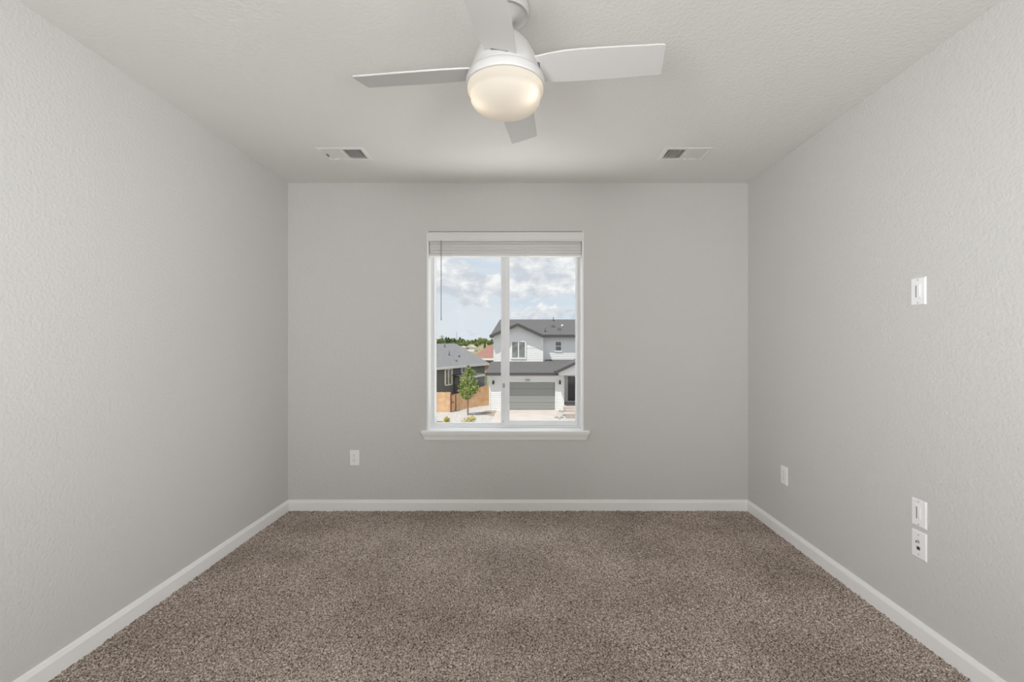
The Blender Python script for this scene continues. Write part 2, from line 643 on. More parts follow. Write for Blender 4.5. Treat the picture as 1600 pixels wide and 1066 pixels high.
for k, px in enumerate((703, 759, 820, 880)):
    lx = X(px, YB + 0.01)
    ls = MB()
    ls.box(lx - 0.0012, lx + 0.0012, YB + 0.0075, YB + 0.0092, Z(400, YB + 0.01), vz0 + 0.012)
    ls.box(lx + 0.006, lx + 0.0078, YB + 0.0072, YB + 0.009, Z(398, YB + 0.01), vz0 + 0.012)
    ls.box(lx - 0.003, lx + 0.003, YB + 0.0065, YB + 0.0098, Z(401.4, YB + 0.01), Z(400, YB + 0.01))
    ls.build('ladder_cord', M_blind, bl)
wd = MB()
wx = X(689.6, YB)
wd.tube((wx, YB - 0.006, vz0 + 0.01), (wx - 0.001, YB - 0.004, Z(499, YB)), 0.0034, 0.0034, 8)
wo_ = wd.build('wand', M_wand, bl)
MB().tube((wx, YB - 0.004, Z(500.5, YB)), (wx, YB - 0.004, Z(496, YB)), 0.0046, 0.004, 8).build('wand_tip', M_wand, wo_)

# ================================================================== CEILING FAN
FC = Vector((-0.0705, 1.60, 0))
ZB = EYE + 0.96
fan = empty('ceiling_fan', (FC.x, FC.y, H))
tag(fan, 'white four-blade ceiling fan with a lit frosted bowl light hanging from the ceiling', 'ceiling fan')
fan_c = (FC.x, FC.y, 0)
MB().lathe([(0.0, H), (0.084, H), (0.0845, H - 0.012), (0.084, H - 0.030), (0.0815, H - 0.036), (0.078, H - 0.036), (0.076, H - 0.031), (0.060, H - 0.031), (0.036, H - 0.040), (0.024, H - 0.052), (0.0, H - 0.052)], fan_c, 64).build('canopy', M_fan, fan)
MB().lathe([(0.0, H - 0.06), (0.019, H - 0.06), (0.019, ZB + 0.10), (0.0, ZB + 0.10)], fan_c, 24).build('downrod', M_fan, fan)
zh = ZB - 0.035          # rim where the lamp ring starts
MB().lathe([(0.0, ZB + 0.130), (0.028, ZB + 0.130), (0.048, ZB + 0.124), (0.068, ZB + 0.110), (0.088, ZB + 0.086), (0.104, ZB + 0.056), (0.115, ZB + 0.026), (0.121, ZB + 0.004), (0.125, ZB - 0.012), (0.127, ZB - 0.016), (0.120, ZB - 0.017), (0.0, ZB - 0.017)], fan_c, 64).build('motor_housing', M_fan, fan)
MB().lathe([(0.0, ZB - 0.0175), (0.129, ZB - 0.0175), (0.134, ZB - 0.021), (0.1385, ZB - 0.034), (0.1395, ZB - 0.050), (0.1385, ZB - 0.056), (0.134, ZB - 0.057), (0.132, ZB - 0.050), (0.0, ZB - 0.048)], fan_c, 64).build('light_collar', M_fan, fan)
# opal bowl: upper lip, a step, then the rounded bowl
zr = ZB - 0.052
prof = [(0.132, zr), (0.1345, zr - 0.010), (0.1335, zr - 0.020), (0.129, zr - 0.028), (0.1245, zr - 0.034), (0.1235, zr - 0.042), (0.122, zr - 0.052), (0.116, zr - 0.062),
        (0.105, zr - 0.072), (0.088, zr - 0.081), (0.066, zr - 0.0875), (0.042, zr - 0.091), (0.018, zr - 0.0925), (0.0, zr - 0.093)]
MB().lathe(prof, fan_c, 72).build('light_bowl', M_opal, fan)
PHI = math.radians(-6.8)


def blade(ang, pitch):
    """along +x, thin plate with rounded edges; b>0 is the counter-clockwise edge"""
    outline = [(0.108, -0.054), (0.128, -0.057), (0.16, -0.063), (0.21, -0.0685), (0.27, -0.070), (0.36, -0.0685), (0.45, -0.066), (0.536, -0.0635), (0.541, -0.060),
               (0.5445, 0.0), (0.545, 0.056), (0.541, 0.0605), (0.45, 0.0615), (0.36, 0.063), (0.27, 0.0635), (0.21, 0.0625), (0.16, 0.0605), (0.128, 0.057), (0.108, 0.054)]
    mb = MB()
    R = Matrix.Rotation(ang, 4, 'Z') @ Matrix.Rotation(pitch, 4, 'X')
    n = len(outline)
    v = []
    for dz, s in ((-0.003, 0.985), (-0.0015, 1.0), (0.0015, 1.0), (0.003, 0.985)):
        for a, b_ in outline:
            am = 0.33 + (a - 0.33) * (1 - (1 - s) * 0.15)
            p = R @ Vector((am, b_ * s, dz))
            v.append((p.x + FC.x, p.y + FC.y, p.z + ZB + 0.004))
    f = [tuple(range(n - 1, -1, -1)), tuple(range(3 * n, 4 * n))]
    for L in range(3):
        f += [(L * n + i, L * n + (i + 1) % n, (L + 1) * n + (i + 1) % n, (L + 1) * n + i) for i in range(n)]
    mb.add(v, f)
    bo = mb.build('blade', M_blade, fan)
    # the slot in the housing the blade comes out of
    s = MB()
    ux = Vector((math.cos(ang), math.sin(ang), 0))
    R3 = R.to_3x3()
    u, v_, w_ = R3 @ Vector((1, 0, 0)), R3 @ Vector((0, 1, 0)), R3 @ Vector((0, 0, 1))
    s.obox((FC.x, FC.y, ZB + 0.004), u, v_, w_, (0.100, 0.1235), (-0.030, 0.030), (-0.0045, -0.0020))
    s.build('blade_slot', M_slotgrey, fan)


for k in range(4):
    # lowering the counter-clockwise edge
    blade(PHI + k * PI / 2, math.radians(-13.5))

for dx, dy in ((-0.084, -0.022), (0.080, -0.050)):
    l = bpy.data.lights.new('fan_bulb', 'POINT')
    l.energy = 0.05
    l.color = (1.0, 0.88, 0.72)
    l.shadow_soft_size = 0.02
    o = bpy.data.objects.new('fan_bulb', l)
    COL.objects.link(o)
    o.parent = fan
    o.location = (dx, dy, zr - 0.046 - H)

# ================================================================== CEILING VENTS
for vi, (x0, x1) in enumerate(VENTS):
    cx, cy = (x0 + x1) / 2, (VY0 + VY1) / 2
    v = empty('ceiling_vent', (cx, cy, H))
    tag(v, ('white ceiling air vent to the left of the fan, dark louvres in its right half', 'white ceiling air vent to the right of the fan, dark louvres in its left half')[vi], 'air vent', 'air vents in the ceiling')
    fm = MB()
    b_ = 0.026
    zz = H - 0.005
    # sloping flange, four sides
    o4 = [(x0, VY0), (x1, VY0), (x1, VY1), (x0, VY1)]
    i4 = [(x0 + b_, VY0 + b_), (x1 - b_, VY0 + b_), (x1 - b_, VY1 - b_), (x0 + b_, VY1 - b_)]
    m4 = [(x0 + 0.008, VY0 + 0.008), (x1 - 0.008, VY0 + 0.008), (x1 - 0.008, VY1 - 0.008), (x0 + 0.008, VY1 - 0.008)]
    vv = [(p[0], p[1], H - 0.0005) for p in o4] + [(p[0], p[1], zz) for p in m4] + [(p[0], p[1], zz) for p in i4] + [(p[0], p[1], H + 0.012) for p in i4]
    ff = []
    for L in range(3):
        ff += [(L * 4 + i, L * 4 + (i + 1) % 4, L * 4 + 4 + (i + 1) % 4, L * 4 + 4 + i) for i in range(4)]
    fm.add(vv, ff)
    fm.box(cx - 0.006, cx + 0.006, VY0 + b_, VY1 - b_, zz, H + 0.010)
    fm.build('frame', M_vent, v, fix=True)
    MB().box(x0 + b_ + 0.001, x1 - b_ - 0.001, VY0 + b_ + 0.001, VY1 - b_ - 0.001, H + 0.08, H + 0.085).build('duct', M_duct, v)
    lv = MB()
    for half in (-1, 1):
        a0, a1 = (x0 + b_, cx - 0.006) if half < 0 else (cx + 0.006, x1 - b_)
        n = 9
        for i in range(n):
            xc = a0 + (a1 - a0) * (i + 0.5) / n
            # louvres of each half throw air away from the middle
            ang = math.radians(45) * half
            u = Vector((math.sin(ang), 0, math.cos(ang) * -1))
            u = Vector((half * math.sin(math.radians(42)), 0, -math.cos(math.radians(42))))
            w_ = Vector((-u.z, 0, u.x))
            lv.obox((xc, 0, H + 0.003), u, (0, 1, 0), w_, (-0.0085, 0.0085), (VY0 + b_, VY1 - b_), (-0.0006, 0.0006))
    lv.build('louvres', M_vent, v, fix=False)
    if vi == 0:
        MB().box(x0 + 0.040, x0 + 0.044, cy - 0.012, cy + 0.018, zz - 0.007, zz).build('damper_lever', M_slotgrey, v)

# ================================================================== WALL PLATES
PW, PH = 0.070, 0.1145


def plate_frame(origin, u, n, label, cat, group=None, name='wall_plate'):
    """u: along the wall, n: out of the wall. returns a function placing boxes in plate space"""
    e = empty(name, origin)
    tag(e, label, cat, group)
    u, n = Vector(u), Vector(n)
    zv = Vector((0, 0, 1))
    o = Vector(origin)

    def place(mb, a, c, d):
        return mb.obox(o, u, zv, n, a, c, d)
    # bevelled plate
    mb = MB()
    vs = []
    for (sx, sz, d) in ((1, 1, 0.0), (1, 1, 0.003), (0.90, 0.935, 0.0062)):
        for (p, q) in ((-1, -1), (1, -1), (1, 1), (-1, 1)):
            vs.append(o + u * (p * sx * PW / 2) + zv * (q * sz * PH / 2) + n * d)
    fs = [(0, 3, 2, 1), (8, 9, 10, 11)]
    for L in range(2):
        fs += [(L * 4 + i, L * 4 + (i + 1) % 4, L * 4 + 4 + (i + 1) % 4, L * 4 + 4 + i) for i in range(4)]
    mb.add(vs, fs)
    mb.build('plate', M_plate, e)
    return e, place, o, u, n, zv


def screw(e, o, n, u, z):
    c = o + Vector((0, 0, z)) + n * 0.0062
    s = MB().tube(c, c + n * 0.0012, 0.0032, 0.0028, 12)
    s.build('screw', M_screw, e)


def outlet(origin, u, n, label):
    e, place, o, u, n, zv = plate_frame(origin, u, n, label, 'outlet', None, 'electrical_outlet')
    screw(e, o, n, u, 0.0)
    for s in (-1, 1):
        zc = s * 0.0195
        fc = MB()
        poly = []
        for i in range(24):
            a = 2 * PI * i / 24
            px_, pz_ = 0.0172 * math.cos(a), 0.0172 * math.sin(a)
            pz_ = max(-0.0138, min(0.0138, pz_))
            poly.append((px_, pz_))
        vv = [o + u * p + zv * (q + zc) + n * d for d in (0.0055, 0.0082) for p, q in poly]
        k = len(poly)
        fc.add(vv, [tuple(range(k)), tuple(range(2 * k - 1, k - 1, -1))] + [(i, i + k, (i + 1) % k + k, (i + 1) % k) for i in range(k)])
        fo = fc.build('socket', M_plate, e)
        sm = MB()
        place(sm, (-0.0078, -0.0052), (zc + 0.001, zc + 0.009), (0.0078, 0.0086))
        place(sm, (0.0052, 0.0074), (zc + 0.002, zc + 0.009), (0.0078, 0.0086))
        c = o + zv * (zc - 0.006) + n * 0.0078
        sm.tube(c, c + n * 0.0008, 0.0026, 0.0026, 10)
        sm.build('slots', M_slotgrey, fo)
    return e


outlet((X(554.0, YB), YB, Z(715.6, YB)), (1, 0, 0), (0, -1, 0), 'white duplex outlet on the window wall below and left of the window')


def rx(px):      # depth on the right wall seen at a pixel column
    return WR * F / (px - 821.0)


yo = rx(1226.0)
outlet((WR, yo, Z(743.0, yo)), (0, -1, 0), (-1, 0, 0), 'white duplex outlet low on the right wall near the far corner')


def slot_plate(px, py, label):
    yc = rx(px)
    e, place, o, u, n, zv = plate_frame((WR, yc, Z(py, yc)), (0, -1, 0), (-1, 0, 0), label, 'wall plate', 'slotted wall plates on the right wall', 'slotted_wall_plate')
    ins = MB()
    place(ins, (-0.0165, 0.0165), (-0.033, 0.033), (0.0055, 0.0072))
    io = ins.build('insert', M_plate, e, bevel=0.0006)
    b2 = MB()
    place(b2, (-0.0095, -0.0035), (-0.025, 0.025), (0.0070, 0.0077))
    b2.build('slot', M_slotgrey, io)
    b3 = MB()
    place(b3, (-0.0030, 0.0105), (-0.025, 0.025), (0.0070, 0.0098))
    b3.build('cover_flap', M_plate, io, bevel=0.0006)
    screw(e, o, n, u, 0.0475)
    screw(e, o, n, u, -0.0475)
    return e


slot_plate(1436.3, 455.3, 'white wall plate with a vertical slot alone high on the right wall')
slot_plate(1437.3, 802.0, 'white wall plate with a vertical slot low on the right wall, above the jack plate')
yc = rx(1437.3)
e, place, o, u, n, zv = plate_frame((WR, yc, Z(851.5, yc)), (0, -1, 0), (-1, 0, 0), 'white cable jack plate with two small sockets, lowest plate on the right wall', 'wall plate', None, 'cable_jack_plate')
c = o + zv * 0.014 + n * 0.006
cs = MB().tube(c, c + n * 0.002, 0.0072, 0.0068, 6, smooth=False)
cs.tube(c + n * 0.002, c + n * 0.009, 0.0046, 0.0046, 14)
jk = cs.build('coax_jack', M_screw, e)
tag(jk, 'metal threaded cable socket')
c2_ = c + n * 0.009
MB().tube(c2_, c2_ + n * 0.0004, 0.0032, 0.0032, 12).build('coax_core', M_slot, jk)
dj = MB()
place(dj, (-0.0078, 0.0078), (-0.0215, -0.0075), (0.0058, 0.0070))
djo = dj.build('data_jack', M_slotgrey, e)
dj = MB()
place(dj, (-0.0058, 0.0058), (-0.0200, -0.0095), (0.0068, 0.0076))
dj.build('data_port', M_slot, djo)
screw(e, o, n, u, 0.0415)
screw(e, o, n, u, -0.0415)

# ================================================================== OUTSIDE
GZ = EYE - 5.90       # street-level ground across the way
M_side = mat('white_siding', (0.83, 0.83, 0.825), 0.6, spec=0.2)
M_otrim = mat('outside_white_trim', (0.84, 0.84, 0.83), 0.5, spec=0.2)
M_fascia = mat('dark_fascia', (0.085, 0.080, 0.080), 0.6)
M_shingle = mat('grey_shingle', (0.115, 0.112, 0.114), 0.9, spec=0.1, var=(9.0, (0.165, 0.160, 0.162), 0.3, 0.75), bump=(8, 0.01, 3))
M_shingle2 = mat('pale_grey_shingle', (0.205, 0.205, 0.208), 0.9, spec=0.1, var=(5.0, (0.29, 0.29, 0.295), 0.3, 0.75), bump=(8, 0.01, 3))
M_shred = mat('red_shingle', (0.27, 0.145, 0.12), 0.9, spec=0.1, var=(3.0, (0.36, 0.21, 0.175), 0.35, 0.7))
M_greyside = mat('charcoal_siding', (0.205, 0.20, 0.198), 0.7, spec=0.15)
M_gdoor = mat('garage_door_grey', (0.31, 0.315, 0.30), 0.55)
M_fdoor = mat('front_door_dark', (0.10, 0.09, 0.105), 0.5)
M_oglass = mat('dark_window_glass', (0.16, 0.165, 0.16), 0.15, spec=0.5, var=(1.3, (0.30, 0.33, 0.31), 0.4, 0.7))
M_conc = mat('concrete', (0.51, 0.455, 0.42), 0.85, spec=0.1, var=(1.2, (0.57, 0.52, 0.485), 0.3, 0.7))
M_gravel = mat('pale_gravel', (0.34, 0.32, 0.305), 0.95, spec=0.05, var=(9.0, (0.58, 0.555, 0.53), 0.35, 0.6))
M_asph = mat('asphalt', (0.17, 0.17, 0.175), 0.9, spec=0.1)
M_grass = mat('dry_hill', (0.22, 0.23, 0.12), 0.95, spec=0.05, var=(0.08, (0.34, 0.30, 0.19), 0.4, 0.6))
M_bed = mat('brown_mulch', (0.26, 0.22, 0.19), 0.95, spec=0.05, var=(12, (0.42, 0.35, 0.30), 0.4, 0.6))
M_fence = mat('cedar', (0.66, 0.40, 0.22), 0.8, spec=0.15, var=(2.4, (0.80, 0.56, 0.36), 0.3, 0.7))
M_fpost = mat('stained_post', (0.22, 0.10, 0.07), 0.8, spec=0.15)
M_bark = mat('bark', (0.34, 0.24, 0.19), 0.9, spec=0.1)
M_leaf = mat('tree_leaf', (0.14, 0.21, 0.06), 0.65, spec=0.2, var=(2.2, (0.38, 0.44, 0.14), 0.36, 0.62))
M_leafy = mat('yellow_leaf', (0.42, 0.38, 0.08), 0.7, spec=0.15, var=(5, (0.62, 0.52, 0.16), 0.35, 0.65))
M_pine = mat('pine_leaf', (0.075, 0.12, 0.06), 0.8, spec=0.1, var=(0.6, (0.15, 0.21, 0.09), 0.35, 0.65))
M_pale = mat('pale_green_leaf', (0.16, 0.22, 0.07), 0.8, spec=0.1, var=(0.5, (0.30, 0.34, 0.12), 0.35, 0.65))
M_lamp = mat('black_metal', (0.03, 0.03, 0.032), 0.4)
M_rock = mat('grey_rock', (0.30, 0.29, 0.27), 0.9, spec=0.1, var=(6, (0.46, 0.44, 0.41), 0.4, 0.6))
M_hpipe = mat('grey_pipe', (0.16, 0.16, 0.17), 0.6)
M_pipe2 = mat('pale_pipe', (0.62, 0.62, 0.62), 0.6)

# --- ground: flat lots, then a slope rising to the tree line
gm = MB()
prof = [(4.5, GZ - 0.02), (70, GZ - 0.02), (95, -1.6), (140, -0.4), (170, 0.55), (260, 0.9), (700, 0.8)]
vv = []
for y, z in prof:
    vv += [(-260, y, z), (260, y, z)]
gm.add(vv, [(2 * i, 2 * i + 1, 2 * i + 3, 2 * i + 2) for i in range(len(prof) - 1)])
go = gm.build('terrain', M_grass)
struct(go)
struct(MB().box(-12, 12, 29, 42.6, GZ - 0.3, GZ).build('gravel_yard', M_gravel))
struct(MB().box(-30, 30, 12.0, 26.0, GZ - 0.3, GZ - 0.01).build('street', M_asph))
struct(MB().box(-30, 30, 26.0, 29.0, GZ - 0.3, GZ + 0.01).build('sidewalk', M_conc))
dv = MB()
dv.prism([(-2.62, 29.0), (2.60, 29.0), (2.60, 39.6), (-2.50, 39.6)], GZ - 0.2, GZ + 0.02, 'z')
struct(dv.build('driveway', M_conc))
struct(MB().prism([(3.15, 35.2), (12, 35.2), (12, 37.4), (3.15, 37.4)], GZ - 0.2, GZ + 0.012, 'z').build('planting_bed', M_bed))
struct(MB().box(2.60, 12.0, 37.4, 38.2, GZ - 0.2, GZ + 0.03).build('walkway', M_conc))
struct(MB().prism([(-3.9, 37.6), (-2.55, 36.2), (-2.5, 39.5), (-3.4, 39.5)], GZ - 0.2, GZ + 0.008, 'z').build('soil_strip', M_bed))

# --- white two-storey house
house = empty('house', (0, 42, GZ))
tag(house, 'white two-storey house with dark grey roofs and a grey garage door across the street', 'house')
dG, dU, dR = 39.6, 41.7, 42.5


def lap(mb, x0, x1, z0, z1, y, pitch=0.19, clip=None):
    """horizontal lap siding: every board leans out at its foot"""
    n = max(1, int(round((z1 - z0) / pitch)))
    for i in range(n):
        a, b_ = z0 + (z1 - z0) * i / n, z0 + (z1 - z0) * (i + 1) / n
        mb.add([(x0, y - 0.028, a), (x1, y - 0.028, a), (x1, y - 0.004, b_), (x0, y - 0.004, b_), (x0, y, a), (x1, y, a)],
               [(0, 1, 2, 3), (0, 4, 5, 1)])
    return mb


gw0, gw1 = X(764.5, dG), X(881.0, dG)
gz1 = Z(584.0, dG)
gdx0, gdx1, gdz1 = X(783.5, dG), X(867.3, dG), Z(596.8, dG)
# garage front: side strips, header
m1_ = MB()
m1_.box(gw0, gdx0, dG, dG + 0.2, GZ, gz1)
m1_.box(gdx1, gw1, dG, dG + 0.2, GZ, gz1)
m1_.box(gdx0, gdx1, dG, dG + 0.2, gdz1, gz1)
m1_.box(gw0, gw0 + 0.15, dG + 0.2, 49.0, GZ, gz1)
m1_.box(gw1 - 0.15, gw1, dG + 0.2, 42.0, GZ, gz1)
lap(m1_, gw0 + 0.12, gdx0 - 0.14, GZ, Z(605, dG), dG)
lap(m1_, gdx1 + 0.14, gw1 - 0.12, GZ, Z(605, dG), dG)
m1_.build('garage_wall', M_side, house, fix=False)
tr_ = MB()
tr_.box(gdx0 - 0.13, gdx0, dG - 0.04, dG + 0.02, GZ, gdz1 + 0.13)
tr_.box(gdx1, gdx1 + 0.13, dG - 0.04, dG + 0.02, GZ, gdz1 + 0.13)
tr_.box(gdx0, gdx1, dG - 0.04, dG + 0.02, gdz1, gdz1 + 0.13)
tr_.box(gw0 - 0.02, gw0 + 0.11, dG - 0.04, dG + 0.02, GZ, gz1)
tr_.box(gw1 - 0.11, gw1 + 0.02, dG - 0.04, dG + 0.02, GZ, gz1)
tr_.box(gw0, gw1, dG - 0.05, dG + 0.02, gz1 - 0.30, gz1)
tr_.build('garage_trim', M_otrim, house, fix=False)
gd = MB()
nsec = 4
for i in range(nsec):
    a = GZ + 0.02 + (gdz1 - GZ - 0.02) * i / nsec
    b_ = GZ + 0.02 + (gdz1 - GZ - 0.02) * (i + 1) / nsec
    gd.box(gdx0, gdx1, dG + 0.12, dG + 0.16, a, b_ - 0.018)
    for k in range(2):
        zz0 = a + 0.08 + k * (b_ - a) / 2
        for q in range(10):
            xa = gdx0 + 0.06 + q * (gdx1 - gdx0 - 0.06) / 10
            gd.box(xa, xa + (gdx1 - gdx0) / 10 - 0.07, dG + 0.112, dG + 0.12, zz0, zz0 + 0.20)
gd.box(gdx0, gdx1, dG + 0.15, dG + 0.19, GZ, gdz1)
gdo = gd.build('garage_door', M_gdoor, house, fix=False)
tag(gdo, 'grey sectional garage door')

# house number
for k_, ch in enumerate('184'):
    cu = bpy.data.curves.new('number', 'FONT')
    cu.body = ch
    cu.size = 0.31
    cu.extrude = 0.01
    cu.align_x = 'CENTER'
    to = bpy.data.objects.new('tmp_number', cu)
    COL.objects.link(to)
    bpy.context.view_layer.update()
    nm = bpy.data.meshes.new_from_object(to.evaluated_get(bpy.context.evaluated_depsgraph_get()))
    bpy.data.objects.remove(to)
    nm.transform(Matrix.Translation((X(820.9 + 2.9 * k_, dG) - house.location.x, dG - 0.07 - house.location.y, Z(595.8, dG) - house.location.z)) @ Matrix.Rotation(PI / 2, 4, 'X'))
    nm.materials.clear()
    nm.materials.append(M_hpipe)
    no = bpy.data.objects.new('house_number_digit', nm)
    COL.objects.link(no)
    no.parent = house

# lanterns
for px in (771.0, 874.6):
    lx = X(px, dG)
    lm = MB()
    lz = Z(600.5, dG)
    lm.box(lx - 0.05, lx + 0.05, dG - 0.09, dG - 0.03, lz + 0.12, lz + 0.30)
    lm.lathe([(0.0, 0.0), (0.07, 0.0), (0.10, 0.24), (0.12, 0.25), (0.05, 0.34), (0.0, 0.36)], (lx, dG - 0.17, lz), 8)
    lm.build('wall_lantern', M_lamp, house, fix=False)

# upper storey walls
ux0, ux1 = X(771.5, dU), X(848.3, dU)
uz0, uz1 = Z(568.0, dU), Z(524.5, dU)
bb = Z(543.8, dU)
apx, apz = X(809, 41.2), Z(505.8, 41.2)
up = MB()
up.prism([(ux0, uz0 - 0.6), (ux1, uz0 - 0.6), (ux1, uz1), (apx, apz - 0.10), (ux0, uz1)], dU, dU + 0.2, 'y')
up.box(ux0, ux0 + 0.2, dU + 0.2, 49.3, uz0 - 2, uz1)
up.box(ux1 - 0.2, ux1, dU + 0.2, dR + 0.1, uz0 - 0.6, uz1)
lap(up, ux0 + 0.1, ux1 - 0.1, uz0, bb, dU)
up.box(ux0, ux1, dU - 0.04, dU, bb, bb + 0.06)
k = 0
xb = ux0 + 0.06
while xb < ux1:
    slope = (apz - uz1) / (apx - ux0)
    top = uz1 + (min(xb - ux0, ux1 - xb)) * slope - 0.15
    up.box(xb, xb + 0.05, dU - 0.03, dU, bb, max(top, uz1 - 0.02))
    xb += 0.405
up.box(ux0 - 0.02, ux0 + 0.10, dU - 0.035, dU, uz0, uz1)
up.box(ux1 - 0.10, ux1 + 0.02, dU - 0.035, dU, uz0, uz1)
up.build('gable_wall', M_side, house, fix=False)
rw = MB()
rw.box(ux1, 10.2, dR, dR + 0.2, Z(575, dR), Z(525, dR) + 0.1)
lap(rw, ux1, 10.2, Z(566, dR), Z(525, dR), dR)
rw.box(10.0, 10.2, dR, 49.0, GZ, Z(525, dR) + 0.1)
rw.build('upper_wall', M_side, house, fix=False)


def house_window(px0, px1, py0, py1, d, lights, parent, mullion='v'):
    x0, x1, z0, z1 = X(px0, d), X(px1, d), Z(py1, d), Z(py0, d)
    fr_ = MB()
    t_ = 0.13
    ring(fr_, x0 - t_, x1 + t_, z0 - t_, z1 + t_, t_, t_, t_, t_, d - 0.085, d + 0.01)
    if mullion == 'v':
        xm = (x0 + x1) / 2
        fr_.box(xm - 0.05, xm + 0.05, d - 0.08, d + 0.01, z0, z1)
    elif mullion == 'h':
        zm = (z0 + z1) / 2
        fr_.box(x0, x1, d - 0.08, d + 0.01, zm - 0.03, zm + 0.03)
    wf = fr_.build('window', M_otrim, parent, fix=False)
    MB().box(x0, x1, d - 0.062, d - 0.045, z0, z1).build('pane', M_oglass, wf)
    return wf


house_window(800.3, 820.0, 534.6, 559.0, dU, 2, house, 'v')
house_window(868.2, 876.6, 534.4, 547.6, dR, 2, house, 'h')


def roof_plane(mb, pts, th=0.16):
    mb.slab(pts, th)


# main roof with hipped left end
ez = Z(523.0, 42.0)
rz, ry = Z(499.3, 45.66), 45.66
ex0 = X(765.5, 41.2)
rt = MB()
rrx = X(781.3, 45.66)
roof_plane(rt, [(ex0, 42.0, ez), (10.6, 42.0, ez), (10.6, ry, rz), (rrx, ry, rz)])
roof_plane(rt, [(ex0, 42.0, ez), (rrx, ry, rz), (ex0, 49.3, ez)])
roof_plane(rt, [(10.6, 49.3, ez), (ex0, 49.3, ez), (rrx, ry, rz), (10.6, ry, rz)])
# cross gable over the front block
apb = apz + 0.04
ex1 = X(849.8, 41.2)
ezg = Z(523.8, 41.2)
yb_ = 42.0 + (apb - ez) / (rz - ez) * (ry - 42.0)
roof_plane(rt, [(ex0, 41.2, ezg), (apx, 41.2, apb), (apx, yb_ + 0.2, apb), (ex0, 42.1, ezg)], 0.14)
roof_plane(rt, [(apx, 41.2, apb), (ex1, 41.2, ezg), (ex1, 42.1, ezg), (apx, yb_ + 0.2, apb)], 0.14)
rt.build('upper_roof', M_shingle, house, fix=True)
fa = MB()
fa.box(ex1, 10.6, 41.95, 42.03, ez - 0.26, ez - 0.03)
for (xa, za), (xb2, zb2) in (((ex0, ezg), (apx, apb)), ((apx, apb), (ex1, ezg))):
    fa.prism([(xa, za - 0.28), (xb2, zb2 - 0.28), (xb2, zb2 - 0.02), (xa, za - 0.02)], 41.13, 41.22, 'y')
fa.box(ex0 - 0.04, ex0 + 0.05, 41.2, 49.3, ez - 0.28, ez - 0.03)
# lower roof
lz_e, lz_t = Z(582.5, 39.1), Z(565.0, 41.7)
lsl = (lz_t - lz_e) / 2.6
lr = MB()
lx0, lx1 = X(758.8, 39.1), X(767.5, 41.7)
roof_plane(lr, [(lx0, 39.1, lz_e), (10.6, 39.1, lz_e), (10.6, dR, lz_t + (dR - 41.7) * lsl * 0.6), (1.9, dR, lz_t + (dR - 41.7) * lsl * 0.6), (1.9, dU, lz_t), (lx1, dU, lz_t)], 0.14)
roof_plane(lr, [(lx0, 39.1, lz_e), (lx1, dU, lz_t), (lx1, 46.0, lz_t), (lx0, 48.0, lz_e)], 0.14)
fa.box(lx0, X(876, 39.1), 39.04, 39.12, lz_e - 0.24, lz_e - 0.02)
fa.box(lx0 - 0.05, lx0 + 0.04, 39.06, 48.0, lz_e - 0.24, lz_e - 0.02)
# porch gable
pcx, pcz = 5.55, Z(567.0, 38.2) + 0.46 * (5.55 - X(898.5, 38.2)) + 0.08
plx, plz = X(867.6, 38.2), Z(580.0, 38.2)
prx = 2 * pcx - plx
roof_plane(lr, [(plx, 38.2, plz), (pcx, 38.2, pcz), (pcx, 41.7, pcz), (plx, 40.6, plz)], 0.12)
roof_plane(lr, [(pcx, 38.2, pcz), (prx, 38.2, plz), (prx, 40.6, plz), (pcx, 41.7, pcz)], 0.12)
lr.build('lower_roof', M_shingle, house, fix=True)
for (xa, za), (xb2, zb2) in (((plx, plz), (pcx, pcz)), ((pcx, pcz), (prx, plz))):
    fa.prism([(xa, za - 0.26), (xb2, zb2 - 0.26), (xb2, zb2), (xa, za)], 38.13, 38.2, 'y')
fa.box(plx, plx + 0.1, 38.2, 39.6, plz - 0.22, plz - 0.06)
fa.build('fascia', M_fascia, house, fix=False)
# porch: gable face, beam, recess, post
pw = MB()
hz = Z(586.5, 38.6)
pw.prism([(plx + 0.35, hz), (prx - 0.35, hz), (prx - 0.35, plz - 0.05), (pcx, pcz - 0.22), (plx + 0.35, plz - 0.02)], 38.5, 38.7, 'y')
pw.box(plx + 0.3, plx + 0.5, 38.7, dG, hz, hz + 0.25)
pw.box(gw1, 9.9, 42.0, 42.2, GZ, gz1)
pw.box(9.8, 10.0, dG, 42.2, GZ, gz1)
pw.box(prx - 0.65, prx - 0.40, 38.45, 38.7, GZ + 0.4, hz)
pw.build('porch_wall', M_side, house, fix=False)
psl = MB()
psl.box(gw1 - 0.05, 9.8, 38.6, 42.0, GZ - 0.1, GZ + 0.42)
psl.box(gw1 + 0.05, 6.6, 38.3, 38.6, GZ - 0.1, GZ + 0.22)
psl.build('porch_steps', M_conc, house)
dxl = X(887.0, 42.0)
fd = MB()
fd.box(dxl, dxl + 0.95, 41.93, 42.0, Z(626.5, 42.0), Z(588.0, 42.0))
for k in range(3):
    fd.box(dxl + 0.15, dxl + 0.80, 41.915, 41.93, Z(622.5, 42) + k * 0.72, Z(622.5, 42) + k * 0.72 + 0.55)
fd.build('front_door', M_fdoor, house, fix=False)
ft = MB()
ring(ft, dxl - 0.1, dxl + 1.05, Z(628.5, 42), Z(586.5, 42), 0.1, 0.1, 0.12, 0.1, 41.9, 42.0)
ft.build('door_frame', M_otrim, house, fix=False)
MB().box(5.6, 6.6, 41.95, 42.0, -3.6, -2.2).build('window', M_oglass, house)


# roof pipes and box vents on the slope of the main roof
def main_z(y):
    return ez + (rz - ez) * (y - 42.0) / (ry - 42.0)


